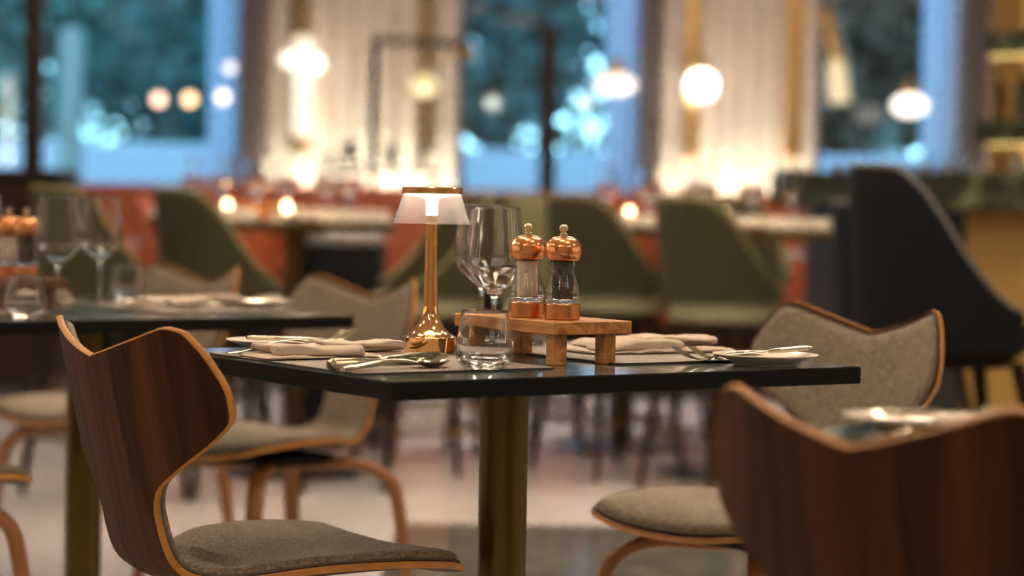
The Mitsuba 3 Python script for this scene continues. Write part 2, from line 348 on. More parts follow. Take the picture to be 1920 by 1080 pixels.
TREES = [(-5.2, 22.5, 4.6, 1.5, 5200, .10, 'm_leaf', 'leafy tree at the left end of the wide left window'), (-3.85, 26.2, 5.2, 1.6, 4300, .09, 'm_leaf', 'bright leafy tree beyond the middle of the left window'),
         (-2.3, 22.2, 4.6, 1.2, 4300, .09, 'm_leaf_dark', 'dark leafy tree beyond the right part of the left window'), (-0.3, 22.6, 4.4, 0.9, 3400, .12, 'm_leaf_dark', 'tree with pale trunk seen in the middle window'),
         (1.13, 26.0, 4.6, 1.2, 2600, .08, 'm_leaf_dark', 'thin tree with sky showing through, right in the middle window'), (3.4, 22.2, 5.0, 1.3, 9000, .12, 'm_leaf_brown', 'dense dusky tree filling the right window'),
         (-7.6, 26.4, 5.2, 1.6, 3000, .1, 'm_leaf_dark', 'dark tree at the far left beyond the garden wall'), (5.6, 26, 5.2, 1.5, 3000, .1, 'm_leaf_dark', 'dark tree at the far right beyond the garden wall'),
         (-3.4, 29.6, 5.0, 1.5, 4200, .09, 'm_leaf', 'soft green tree filling the gap between the trees of the left window'), (-5.6, 29.8, 5.2, 1.6, 4200, .09, 'm_leaf', 'soft green tree behind the others at the left side of the left window')]
for k, a in enumerate(TREES): tree(a[0], a[1], a[2], a[3], a[4], a[5], a[6], a[7], seed=k + 3)
single('garden_post', tube([(-3.42, 18.4, -0.06), (-3.42, 18.4, 2.25)], 0.09, 14), 'm_bark', 'pale round post standing before the garden wall in the left window', 'post')

# ---------------------------------------------------------------- added ceiling lights, out of view
for i, (x, y, L) in enumerate(FILL_DOWN):
    t = Thing()
    t.add('rim', lathe([(0.30, CEIL - 0.03), (0.33, CEIL - 0.03), (0.335, CEIL - 0.001), (0.30, CEIL - 0.001), (0.30, CEIL - 0.03)], 32), 'm_brass')
    d = trimesh.creation.cylinder(0.298, 0.01, sections=32); d.apply_translation([0, 0, CEIL - 0.012])
    t.add('diffuser', d, 'm_bulb', emit=(WARM if y < 11 else np.array([1, .90, .82])) * L)
    place(t, 'fill_ceiling_light', 'added unseen round warm ceiling light with a thin brass rim', 'ceiling light', TR(x, y), 'added round ceiling lights')


for x, y, z, L in FILL_GLOBES:
    t = Thing(); t.add('globe', ball(.085, sub=3), 'm_bulb', True, emit=np.array([1.0, 0.80, 0.56]) * L)
    t.add('cord', rod((0, 0, .086), (0, 0, CEIL - z - .001), .003, 8), 'm_lamp_metal'); t.add('cap', lathe([(0, .08), (.03, .08), (.028, .115), (0, .12)], 20), 'm_brass')
    place(t, 'fill_globe', 'added unseen fill globe hanging on a cord over the dining tables', 'lamp', TR(x, y, z), 'added fill globes over the dining tables')

for k, (sx, y) in enumerate(((-1, 0.8), (-1, 2.6), (-1, 4.4), (-1, 6.4), (1, 0.8), (1, 2.6), (1, 4.4), (1, 6.4))):  # unseen side wall tubes added for streak highlights on glass and metal
    t = Thing(); x = sx * 5.86
    t.add('tube', tube([(x, y, 1.25), (x, y, 2.35)], .06, 20), 'm_bulb', 40, emit=np.array([1, .86, .66]) * 9)
    t.add('bracket', box(min(x, sx * 5.999), max(x, sx * 5.999), y - .03, y + .03, 1.19, 1.25), 'm_brass', False)
    place(t, 'wall_lamp', f'added unseen tall tubular fill lamp on the {("left", "right")[sx > 0]} side wall of the room', 'lamp', group=f'added tubular fill lamps on the {("left", "right")[sx > 0]} side wall')

# ---------------------------------------------------------------- the plywood dining chair
def chair_proto():
    cl = np.array([(0.258, .422), (0.20, .435), (0.08, .434), (-0.06, .426), (-0.145, .427), (-0.198, .450), (-0.226, .51), (-0.252, .615), (-0.276, .712), (-0.298, .802)])
    s = np.r_[0, np.cumsum(np.linalg.norm(np.diff(cl, axis=0), axis=1))]; Lt = s[-1]
    C = CubicSpline(s, cl); D = C.derivative()
    wk = np.array([(0, .17), (0.03, .198), (0.07, .214), (0.16, .222), (0.26, .205), (0.36, .145), (0.42, .100), (0.45, .090), (s[6] + 0.02, .082), (s[6] + .055, .094), (s[6] + .095, .148), (s[6] + .135, .212), (s[6] + .162, .237), (s[6] + .188, .238), (s[6] + .240, .222), (Lt, .182)])
    W = PchipInterpolator(wk[:, 0], wk[:, 1])

    def pt(a, t, off=0.0):
        """a, t in [0, 1] x [-1, 1]."""
        u0 = 0.028 * np.abs(t) ** 3.0; u1 = Lt - 0.048 * (np.sqrt((1 - np.abs(t)) ** 2 + 0.012) - 0.11) - 0.012 * np.clip((np.abs(t) - 0.85) / 0.15, 0, 1) ** 2
        u = u0 + a * (u1 - u0); v = t * W(u)
        c, d = C(u), D(u); n = np.stack([d[..., 1], -d[..., 0]], -1); n /= np.linalg.norm(n, axis=-1, keepdims=True)
        k = np.interp(u, [0, 0.1, 0.35, s[6], s[6] + 0.1, Lt], [0.25, 0.35, 0.9, 1.2, 1.3, 1.42])
        o = k * v ** 2 + off
        return np.stack([c[..., 0] + n[..., 0] * o, v, c[..., 1] + n[..., 1] * o], -1), u, v

    na, nt = 90, 37
    A, Tt = np.meshgrid(np.linspace(0, 1, na), np.sin(np.linspace(-1, 1, nt) * np.pi / 2), indexing='ij')
    th = 0.011
    Pf, U, Vv = pt(A, Tt, 0.0); Pb, _, _ = pt(A, Tt, -th)
    uv = np.stack([Vv, U], -1).reshape(-1, 2)
    t = Thing()
    ff = grid_faces(na, nt); fb = ff[:, ::-1]
    m = trimesh.Trimesh(np.vstack([Pf.reshape(-1, 3), Pb.reshape(-1, 3)]), np.vstack([ff, fb + na * nt]), process=False)
    nrm = m.face_normals[len(ff) // 4]
    t.add('plywood_shell', m, 'm_walnut', True, uv=np.vstack([uv, uv]))
    loop = [(0, j) for j in range(nt)] + [(i, nt - 1) for i in range(1, na)] + [(na - 1, j) for j in range(nt - 2, -1, -1)] + [(i, 0) for i in range(na - 2, 0, -1)]
    li = np.array(loop); ef = Pf[li[:, 0], li[:, 1]]; eb = Pb[li[:, 0], li[:, 1]]
    out = np.cross(np.roll(ef, -1, 0) - np.roll(ef, 1, 0), ef - eb); out /= np.linalg.norm(out, axis=1, keepdims=True)
    if np.sum(out[len(li) // 8] * (ef[len(li) // 8] - Pf.reshape(-1, 3).mean(0))) < 0: out = -out
    rows = [ef, ef * .75 + eb * .25 + out * .0018, ef * .25 + eb * .75 + out * .0018, eb]
    E = np.stack(rows, 1).reshape(-1, 3)
    t.add('plywood_edge', trimesh.Trimesh(E, grid_faces(len(li), 4, wrap_u=True), process=False), 'm_ply_edge', True, label='light oak coloured cut edge of the plywood')
    # upholstery on the front face
    a = np.r_[0.0, 0.004, 0.012, 0.03, np.linspace(0.06, 0.94, 60), 0.97, 0.988, 0.996, 1.0]; a = 0.012 + a * 0.974
    tt = np.r_[-1, -.985, -.95, -.88, np.linspace(-.78, .78, 24), .88, .95, .985, 1] * 0.955
    A, Tt = np.meshgrid(a, tt, indexing='ij')
    e = np.minimum(np.minimum((A - a[0]) * Lt, (a[-1] - A) * Lt), (tt[-1] - np.abs(Tt)) * 0.2)
    h = 0.016 * np.sqrt(np.clip(1 - (1 - np.clip(e / 0.018, 0, 1)) ** 2, 0, 1)) + 0.0006 + 0.010 * np.clip(e / 0.1, 0, 1) * (A < 0.42)
    P, _, _ = pt(A, Tt, h)
    t.add('fabric_pad', trimesh.Trimesh(P.reshape(-1, 3), grid_faces(len(a), len(tt)), process=False), 'm_fabric', True, label='grey wool upholstery on the front face')
    pl = [(0, j) for j in range(len(tt))] + [(i, len(tt) - 1) for i in range(1, len(a))] + [(len(a) - 1, j) for j in range(len(tt) - 2, -1, -1)] + [(i, 0) for i in range(len(a) - 2, 0, -1)]
    pl = np.array(pl); q, _, _ = pt(A[pl[:, 0], pl[:, 1]], Tt[pl[:, 0], pl[:, 1]], 0.003)
    q = q[np.r_[True, np.linalg.norm(np.diff(q, axis=0), axis=1) > 0.002]]
    nn = np.tile([0.3, 0.1, 0.9], (len(q), 1))
    Tn = np.gradient(q, axis=0); Tn /= np.linalg.norm(Tn, axis=1, keepdims=True)
    t.add('piping', sweep(q, 0.0028, 0.0028, ref=np.cross(Tn, [0.2, 0.9, 0.37]) , n=6), 'm_piping', True, label='dark welt around the upholstery')
    t.add('seat_bracket', rbox(-0.10, 0.10, -0.10, 0.10, 0.384, 0.408, 0.008), 'm_dark_wood')
    for sx in (1, -1):
        for sy in (1, -1):
            p = curve([(sx * .03, sy * .03, .386), (sx * .11, sy * .105, .386), (sx * .165, sy * .155, .376), (sx * .196, sy * .184, .342), (sx * .206, sy * .193, .30), (sx * .225, sy * .208, .12), (sx * .238, sy * .218, 0.0)], 26)
            w = np.interp(np.arange(26), [0, 8, 12, 25], [.019, .019, .018, .012])
            Tn = np.gradient(p, axis=0); side = np.array([-sy * 1.0, sx * 1.0, 0]) ; ref = np.cross(Tn, side); ref /= np.linalg.norm(ref, axis=1, keepdims=True)
            k = t.add('leg', sweep(p, w, np.interp(np.arange(26), [0, 12, 25], [.012, .014, .011]), ref=ref, n=16, power=3.0), 'm_leg_wood', True)
    return t


CH = chair_proto()
CH_POS = [(-.370, 3.615, 37, 1.0, 'walnut backed chair in the foreground at the left side of the main table'),
          (.455, 4.27, 220, 1.0, 'grey upholstered chair facing the right end of the main table'),
          (-.535, 5.42, 224, 1.0, 'grey upholstered chair at the right end of the left table, behind the main table'),
          (-1.02, 6.10, 222, 1.0, 'grey upholstered chair farther back, its wing just above the left table'),
          (-1.228, 4.60, 40, 1.0, 'chair cut off by the left edge of the photo, seat edge and leg in view'),
          (.537, 2.530, 46, 1.0, 'dark walnut chair back blurred in the right foreground')]
for x, y, a, s, l in CH_POS: place(CH, 'dining_chair', l, 'chair', TR(x, y, 0, a, s))


# ---------------------------------------------------------------- tables
def table(name, A, B, base, h=0.75, th=0.026, poles=((0, 0),), label='', cat='table', top='m_table_top', edge='m_table_edge', pr_=0.0375, foot=0.26):
    """base: the near left corner (x, y, yaw); the top spans A along and B across."""
    t = Thing(); b = 0.0016
    hull = np.array([(b, b), (A - b, b), (A - b, B - b), (b, B - b)])
    t.add('tabletop', trimesh.util.concatenate([trimesh.Trimesh(np.c_[hull, np.full(4, h)], [[0, 1, 2], [0, 2, 3]], process=False)]), top, False)
    o = np.array([(0, 0), (A, 0), (A, B), (0, B)]); V = np.vstack([np.c_[hull, np.full(4, h)], np.c_[o, np.full(4, h - b)], np.c_[o, np.full(4, h - th + b)], np.c_[hull, np.full(4, h - th)]])
    F = []
    for r in range(3):
        for i in range(4):
            j = (i + 1) % 4; F += [[r * 4 + i, (r + 1) * 4 + i, (r + 1) * 4 + j], [r * 4 + i, (r + 1) * 4 + j, r * 4 + j]]
    F += [[12, 14, 13], [12, 15, 14]]
    t.add('tabletop__edge_band', trimesh.Trimesh(V, F, process=False), edge, False)
    for (px, py) in poles:
        cx, cy = A / 2 + px, B / 2 + py
        m = lathe([(0, h - th - 0.001), (0.0, 0.02), (pr_, 0.02), (pr_, h - th - 0.012), (pr_ + .07, h - th - 0.010), (pr_ + .07, h - th - 0.001), (0, h - th - 0.001)][1:], 48); m.apply_translation([cx, cy, 0]); t.add('pole', m, 'm_pole_brass')
        m = lathe([(0, 0), (foot, 0), (foot, 0.008), (foot - 0.01, 0.014), (pr_ + 0.01, 0.022), (0, 0.022)], 48); m.apply_translation([cx, cy, 0]); t.add('base_plate', m, 'm_pole_brass')
    return place(t, name, label, cat, TR(base[0], base[1], 0, base[2]))


MT = (-0.157, 3.16, 34.0); MA, MB = 0.833, 0.704
table('dining_table', MA, MB, MT, label='black edged marble dining table on a brass column, in focus with the lamp')
LTB = 36.0; la = math.radians(LTB); LA, LB = 0.92, 0.80
LT = (-0.325 - LA * math.cos(la), 4.901 - LA * math.sin(la), LTB)
table('dining_table', LA, LB, LT, poles=((.05, .0),), label='black edged marble table at the left with two wine glasses')
FTK = (.290, 2.562); fa = math.radians(46)
FT = (FTK[0] + 0.7 * math.sin(fa), FTK[1] - 0.7 * math.cos(fa), 46.0)
table('dining_table', 0.8, 0.70, FT, label='dark table in the right foreground behind the walnut chair back')


# ---------------------------------------------------------------- tableware prototypes
def wine_glass(n=56):
    t = Thing()
    o = smooth_prof([(0.0, 0.0), (0.034, 0.0), (0.0365, 0.0015), (0.034, 0.003), (0.015, 0.0055), (0.006, 0.010), (0.0042, 0.02), (0.0036, 0.05), (0.0038, 0.0750), (0.0055, 0.0900), (0.012, 0.0980), (0.030, 0.1140), (0.0455, 0.1320), (0.0482, 0.1410), (0.0475, 0.1550), (0.0432, 0.1950), (0.0388, 0.2355)], 90)
    i = smooth_prof([(0.0376, 0.2362), (0.0419, 0.1950), (0.0461, 0.1550), (0.0466, 0.1410), (0.0438, 0.1338), (0.029, 0.1170), (0.012, 0.1025), (0.0, 0.0995)], 50)
    t.add('', lathe(np.vstack([o, i]), n), 'm_glass', True); return t


def tumbler(n=56):
    t = Thing()
    o = smooth_prof([(0, 0.002), (0.022, 0.002), (0.026, 0.0), (0.031, 0.002), (0.0385, 0.012), (0.0412, 0.024), (0.040, 0.036), (0.0365, 0.06), (0.0337, 0.0825)], 50)
    i = smooth_prof([(0.0325, 0.083), (0.0353, 0.06), (0.0386, 0.036), (0.0392, 0.027), (0.034, 0.018), (0.018, 0.0125), (0, 0.0115)], 40)
    t.add('', lathe(np.vstack([o, i]), n), 'm_glass', True); return t


def mill(fill):
    t = Thing()
    t.add('base', lathe([(0, 0), (0.0275, 0), (0.0285, 0.0012), (0.0285, 0.0238), (0.0275, 0.025), (0.0, 0.025)], 48), 'm_copper', 30)
    o = smooth_prof([(0.0255, 0.0252), (0.0272, 0.030), (0.0280, 0.042), (0.0245, 0.058), (0.0198, 0.073), (0.0188, 0.081), (0.0205, 0.090), (0.0240, 0.096)], 40)
    i = smooth_prof([(0.0220, 0.0955), (0.0183, 0.090), (0.0166, 0.081), (0.0175, 0.073), (0.0218, 0.058), (0.0250, 0.042), (0.0242, 0.034), (0.0, 0.0320)], 40)
    t.add('glass_body', lathe(np.vstack([[(0, 0.0252)], o, i]), 48), 'm_glass', True, label='waisted clear glass body')
    g = np.array([(0, 0.0325), (0.0160, 0.033), (0.0164, 0.05), (0.0160, 0.065), (0.0158, 0.08), (0.0160, 0.0915), (0, 0.092)])
    t.add('filling', lathe(smooth_prof(g, 24), 32), fill, True, label='white salt inside' if fill == 'm_salt' else 'black peppercorns inside')
    t.add('cap', lathe(smooth_prof([(0, 0.094), (0.022, 0.0942), (0.0268, 0.098), (0.0298, 0.108), (0.0290, 0.117), (0.0245, 0.126), (0.015, 0.1325), (0.0062, 0.1345), (0.0, 0.1348)], 50), 48), 'm_copper', True, label='domed copper cap')
    t.add('knob', lathe(smooth_prof([(0, 0.1345), (0.0058, 0.1345), (0.0062, 0.1375), (0.0042, 0.1395), (0.0048, 0.1412), (0.0070, 0.1440), (0.0074, 0.1475), (0.0055, 0.1515), (0.0, 0.1530)], 40), 28), 'm_knob', True)
    return t


def table_lamp(L=12.0):
    t = Thing()
    t.add('base', lathe([(0, 0), (0.0405, 0), (0.0412, 0.001), (0.0432, 0.0275), (0.0425, 0.0285)] + [tuple(p) for p in smooth_prof([(0.0415, 0.029), (0.030, 0.036), (0.0195, 0.050), (0.0135, 0.066), (0.0118, 0.078)], 20)] + [(0, 0.078)], 64), 'm_lamp_gold', 35)
    t.add('stem', lathe([(0, 0.0775), (0.0118, 0.0775), (0.0112, 0.11), (0.0098, 0.16), (0.0092, 0.222), (0, 0.222)], 40), 'm_lamp_gold', 40)
    o = [(0.0618, 0.210), (0.0466, 0.2575), (0.0455, 0.2580), (0.0605, 0.2102), (0.0618, 0.210)]
    t.add('shade', lathe(o, 64), 'm_shade', 35, label='clear frosted conical shade')
    t.add('diffuser', lathe([(0, 0.2230), (0.0085, 0.2232), (0.0092, 0.2245), (0.0092, 0.2470), (0.012, 0.2515), (0.0440, 0.2565), (0.0440, 0.2580), (0, 0.2580)], 48), 'm_bulb', 30, emit=np.array([1.0, 0.86, 0.70]) * L, label='glowing white diffuser')
    t.add('top_cap', lathe([(0, 0.2582), (0.0478, 0.2582), (0.0482, 0.2590), (0.0482, 0.2672), (0.0472, 0.2684), (0, 0.2690)], 64), 'm_lamp_gold', 30)
    return t


def tray(wood='m_tray_wood'):
    t = Thing(); A, B = 0.142, 0.275
    t.add('board', rbox(0, A, 0, B, 0.046, 0.0655, 0.002), wood, 30)
    for (x, y) in ((0.010, 0.014), (A - 0.042, 0.014), (0.010, B - 0.040), (A - 0.042, B - 0.040)):
        t.add('leg', rbox(x, x + 0.023, y, y + 0.023, 0.0, 0.047, 0.0018), wood, 30)
    return t


def plate(r=0.081):
    t = Thing(); k = r / 0.081
    t.add('', lathe([(x * k, z) for x, z in [(0, 0.002), (0.042, 0.002), (0.044, 0.0), (0.047, 0.0), (0.0485, 0.0025), (0.056, 0.0075), (0.079, 0.0148), (0.081, 0.0160), (0.0806, 0.0172), (0.078, 0.0170), (0.056, 0.0105), (0.047, 0.0062), (0.0, 0.0055)]], 72), 'm_china', 35)
    return t


def fork():
    """Lies along +x: handle end at 0, tines at 0.2."""
    ms = []
    x = np.linspace(0, 0.135, 24); z = np.interp(x, [0, .03, .09, .135], [.004, .006, .013, .004])
    z = CubicSpline([0, .04, .095, .135], [.0035, .007, .012, .005])(x)
    ms.append(sweep(np.c_[x, 0 * x, z], np.interp(x, [0, .02, .09, .115, .135], [.0085, .0095, .0042, .0035, .010]), np.interp(x, [0, .1, .135], [.0018, .0022, .0014]), n=12))
    x = np.linspace(0.132, 0.155, 8); z = CubicSpline([.132, .145, .155], [.0052, .0028, .003])(x)
    ms.append(sweep(np.c_[x, 0 * x, z], np.interp(x, [.132, .142, .155], [.0085, .0118, .0122]), .0012, n=12))
    for y in (-.0103, -.0034, .0034, .0103):
        x = np.linspace(.152, .203, 12); z = CubicSpline([.152, .17, .19, .203], [.003, .005, .014, .0225])(x)
        ms.append(sweep(np.c_[x, 0 * x + y, z], np.interp(x, [.152, .195, .203], [.0021, .0016, .0008]), .0011, n=8))
    t = Thing(); t.add('', cat_(ms), 'm_steel', 50); return t


def spoon():
    x = np.linspace(0, 0.145, 30); z = CubicSpline([0, .04, .11, .145], [.0045, .0085, .012, .006])(x)
    ms = [sweep(np.c_[x, 0 * x, z], np.interp(x, [0, .015, .03, .1, .13, .145], [.006, .0092, .0085, .004, .0034, .0045]), np.interp(x, [0, .02, .145], [.0028, .0036, .0022]), n=14)]
    a = np.linspace(0, 1, 14); b = np.linspace(0, 2 * np.pi, 29)[:-1]
    R, Bb = np.meshgrid(a, b, indexing='ij')
    X = .171 + .031 * R * np.cos(Bb); Y = .0195 * R * np.sin(Bb) * (1 - .12 * np.cos(Bb)); Z = .0015 + .0085 * R ** 2
    top = np.stack([X, Y, Z], -1).reshape(-1, 3); bot = top - [0, 0, .0013]
    f = grid_faces(14, 28, wrap_v=True); n = 14 * 28
    i = np.arange(28); j = (i + 1) % 28; e = 13 * 28
    side = np.vstack([np.stack([e + i, n + e + i, n + e + j], 1), np.stack([e + i, n + e + j, e + j], 1)])
    ms.append(trimesh.Trimesh(np.vstack([top, bot]), np.vstack([f, f[:, ::-1] + n, side]), process=False))
    t = Thing(); t.add('', cat_(ms), 'm_steel', 50); return t


def knife(k=1.0, flat=False):
    """Stands on its edge along +x."""
    t = Thing()
    x = np.linspace(0, .095, 24) * k
    zc = .0085 if not flat else .0045
    hw, hh = (.0045, .0085) if not flat else (.0075, .0042)
    t.add('handle', sweep(np.c_[x, 0 * x, zc + 0 * x], hw * np.interp(x, [0, .006, .05, .095 * k], [.6, 1, 1, .75]), hh * np.interp(x, [0, .008, .05, .095 * k], [.6, 1, .95, .7]), n=14, power=2.6), 'm_steel', 50)
    x = np.linspace(.093, .225, 22) * k; q = (x / k - .093) / .132
    h = (.0095 if not flat else .0085) * np.interp(q, [0, .1, .6, .85, 1], [.62, .85, 1.0, .8, .12])
    if flat: m = sweep(np.c_[x, 0 * x, np.full_like(x, .0045)], h, np.interp(q, [0, 1], [.0011, .0006]), n=10)
    else: m = sweep(np.c_[x, 0 * x, .0105 + .004 * q ** 2], np.interp(q, [0, 1], [.0011, .0006]), h, n=10)
    t.add('blade', m, 'm_steel', 50); return t


def napkin(seed=0, Lx=0.25, Wy=0.125):
    """A folded cloth napkin: rounded padded layers, each one a rolled sheet; centred."""
    ms = []
    def layer(cx, cy, lx, wy, z0, th, rot, sd, lift=0.0):
        nx, ny = 60, 28
        a = np.linspace(-1, 1, nx); b = np.arange(ny) * 2 * np.pi / ny
        A_, B_ = np.meshgrid(a, b, indexing='ij')
        c, s = np.cos(B_), np.sin(B_); c = np.sign(c) * np.abs(c) ** .45; s = np.sign(s) * np.abs(s) ** .8
        end = np.clip((1 - np.abs(A_)) / .03, 0, 1) ** .5
        X = A_ * lx / 2 + .004 * np.sin(B_ * 1 + sd) * (np.abs(A_) > .9)
        Y = c * wy / 2 * (1 - .05 * (1 - end)) + .004 * np.sin(A_ * 2.3 + sd)
        w = meshkit.fbm(np.stack([X * 22 + sd * 7, Y * 22, 0 * X], -1), 3) - .5
        Z = z0 + th / 2 + s * th / 2 * (.45 + .55 * end) + (w * .010 + lift * np.clip(A_, 0, 1) ** 2) * (s > 0) * end + 0.25 * th * np.cos(A_ * 3 + sd) * (s > 0) * np.abs(c)
        Z = np.maximum(Z, z0 if z0 > 0 else .0002)
        V = np.stack([X, Y, Z], -1).reshape(-1, 3)
        V = np.vstack([V, [[-lx / 2, 0, z0 + th / 2], [lx / 2, 0, z0 + th / 2]]]); n = ny; i = np.arange(n); j = (i + 1) % n
        F = np.vstack([grid_faces(nx, ny, wrap_v=True, flip=True), np.stack([np.full(n, nx * ny), j, i], 1), np.stack([np.full(n, nx * ny + 1), (nx - 1) * ny + i, (nx - 1) * ny + j], 1)])
        m = trimesh.Trimesh(V, F, process=False)
        if m.volume < 0: m.invert()
        m.apply_transform(trimesh.transformations.rotation_matrix(math.radians(rot), [0, 0, 1])); m.apply_translation([cx, cy, 0]); return m
    ms.append(layer(0, 0, Lx, Wy, 0.0, .007, 0, seed))
    ms.append(layer(-.035, -.036, Lx * .56, Wy * .36, .004, .014, -5, seed + 1))
    ms.append(layer(.012, .02, Lx * .90, Wy * .62, .007, .011, 3, seed + 2, .002))
    ms.append(layer(.055, .008, Lx * .52, Wy * .50, .014, .009, -11, seed + 3))
    t = Thing(); t.add('', cat_(ms), 'm_napkin', 60); return t


def placemat(A=0.335, B=0.45):
    t = Thing(); p = sg.box(0.012, 0.012, A - .012, B - .012).buffer(.012, 8)
    t.add('leather', trimesh.creation.extrude_polygon(p, .0028, engine='earcut'), 'm_mat', 30)
    ring = p.buffer(.0012).difference(p.buffer(-.0004))
    t.add('edge_binding', trimesh.creation.extrude_polygon(ring, .0030, engine='earcut'), 'm_mat_edge', 30)
    ln = p.buffer(-.005).exterior; n = int(ln.length / .006); st = []
    for k in range(n):
        a, b = ln.interpolate(k * .006), ln.interpolate(k * .006 + .0036)
        st.append(sweep([(a.x, a.y, .0029), (b.x, b.y, .0029)], .0006, .0006, n=4))
    t.add('stitching', cat_(st), 'm_stitch', False); key = 'stitching'
    return t


WG, TU, SALT, PEP, LAMP, TRAY, PL = wine_glass(), tumbler(), mill('m_salt'), mill('m_pepper'), table_lamp(), tray(), plate()
FK, SP, KN, BK, MATP = fork(), spoon(), knife(), knife(.72, True), placemat()
N1, N2, N3 = napkin(1), napkin(5), napkin(9)
Z = 0.75; ZM = Z + .003


def mat_at(base, u, v, label):
    k = place(MATP, 'placemat', label, 'placemat', at(base, u, v, Z)); labels[k + '__stitching'] = {'kind': 'stuff', 'label': 'pale stitches along the edge'}
    return k


# the main table
place(LAMP, 'table_lamp', 'small gold table lamp with a clear glowing shade on the main table', 'lamp', TR(-.1275, 3.735, Z, 0, .975))
place(WG, 'wine_glass', 'sharp empty wine glass in front, between gold lamp and salt mill', 'wine glass', TR(-.028, 3.77, Z, 0, .985))
place(WG, 'wine_glass', 'wine glass half hidden behind the front one on the main table', 'wine glass', TR(-.052, 4.08, Z))
place(TU, 'tumbler', 'clear tumbler on the corner of the left placemat, before the wooden stand', 'tumbler', TR(-.038, 3.395, ZM))
place(TU, 'tumbler', 'clear tumbler behind the legs of the wooden stand', 'tumbler', TR(.020, 3.98, Z))
place(TRAY, 'serving_stand', 'low wooden stand on square legs carrying salt and pepper mills', 'stand', TR(.064, 3.502, Z, 34))
place(SALT, 'salt_mill', 'copper capped glass salt mill on the wooden stand of the main table', 'mill', TR(.0235, 3.640, Z + .066, 0, .935))
place(PEP, 'pepper_mill', 'copper capped glass mill with black peppercorns on the wooden stand', 'mill', TR(.0765, 3.592, Z + .066, 0, .935))
mat_at(MT, .012, .115, 'grey leather placemat at the left end of the main table')
mat_at(MT, MA - .335 - .012, .150, 'grey leather placemat at the right end of the main table')
place(N1, 'napkin', 'folded beige napkin in front of the gold lamp, on the left placemat', 'napkin', TR(-.277, 3.595, ZM, 31))
place(N2, 'napkin', 'folded beige napkin behind the wooden stand on the right placemat', 'napkin', TR(.215, 3.86, ZM, 28, 1.08))
place(FK, 'fork', 'fork under the left napkin, nearest the knife', 'fork', ST().translate([-.425, 3.563, ZM + .0005]).rotate([0, 0, 1], 33).rotate([0, 1, 0], -4))
place(FK, 'fork', 'fork under the left napkin, nearest the bread plate', 'fork', ST().translate([-.419, 3.610, ZM + .0005]).rotate([0, 0, 1], 29).rotate([0, 1, 0], -4))
place(KN, 'knife', 'table knife standing on its edge beside the spoon on the left placemat', 'knife', TR(-.254, 3.300, ZM, 43))
place(SP, 'spoon', 'spoon at the front of the left placemat beside the knife', 'spoon', TR(-.231, 3.278, ZM, 46))
place(PL, 'bread_plate', 'small white plate at the back left corner of the main table', 'plate', TR(-.370, 3.770, Z))
place(BK, 'butter_knife', 'butter knife lying on the plate at the left of the main table', 'knife', ST().translate([-.415, 3.735, Z + .0165]).rotate([0, 0, 1], 25).rotate([0, 1, 0], 2))
place(PL, 'bread_plate', 'small white plate at the right corner of the main table', 'plate', TR(.388, 3.628, Z))
place(BK, 'butter_knife', 'butter knife leaning over the rim of the plate on the right', 'knife', ST().translate([.462, 3.655, Z + .0215]).rotate([0, 0, 1], 190).rotate([0, 1, 0], 5))
place(FK, 'fork', 'fork with raised tines on the right placemat, in front', 'fork', TR(.430, 3.715, ZM, 207))
place(FK, 'fork', 'fork with raised tines on the right placemat, behind the other', 'fork', TR(.456, 3.737, ZM, 207))

# the left table (frame LT: u along the front edge, v to the back)
place(WG, 'wine_glass', 'blurred wine glass beside the copper mills on the left table', 'wine glass', TR(-.923, 4.836, Z))
place(WG, 'wine_glass', 'blurred wine glass farther right at the back of the left table', 'wine glass', TR(-.898, 5.19, Z))
place(WG, 'wine_glass', 'wine glass cut off by the left edge of the photo', 'wine glass', TR(-1.125, 5.04, Z))
place(TU, 'tumbler', 'tumbler at the front of the left table before the copper mills', 'tumbler', TR(-.935, 4.58, Z))
place(TU, 'tumbler', 'tumbler at the back of the left table beside the second wine glass', 'tumbler', TR(-.856, 5.31, Z))
place(tray('m_stand_dark'), 'serving_stand', 'dark wooden stand under the copper mills on the left table', 'stand', TR(-1.025, 4.80, Z, 36))
place(SALT, 'salt_mill', 'blurred copper salt mill at the left edge of the photo', 'mill', TR(-1.050, 4.965, Z + .066, 0, .935))
place(PEP, 'pepper_mill', 'blurred copper pepper mill on the left table', 'mill', TR(-1.000, 4.900, Z + .066, 0, .935))
mat_at(LT, LA - .345, .165, 'grey placemat at the right end of the left table')
mat_at(LT, .012, .20, 'grey placemat at the left end of the left table')
place(N3, 'napkin', 'folded napkin on the right placemat of the left table', 'napkin', TR(-.70, 5.13, ZM, 30))
place(N1, 'napkin', 'folded napkin at the back of the left table beyond the wine glass', 'napkin', TR(-1.10, 5.27, Z, 30))
place(PL, 'bread_plate', 'white plate at the right corner of the left table', 'plate', TR(-.555, 5.165, Z))
place(BK, 'butter_knife', 'butter knife on the plate of the left table', 'knife', ST().translate([-.50, 5.18, Z + .0215]).rotate([0, 0, 1], 195).rotate([0, 1, 0], 5))
place(FK, 'fork', 'fork beside the plate on the left table', 'fork', TR(-.55, 5.03, ZM, 216))

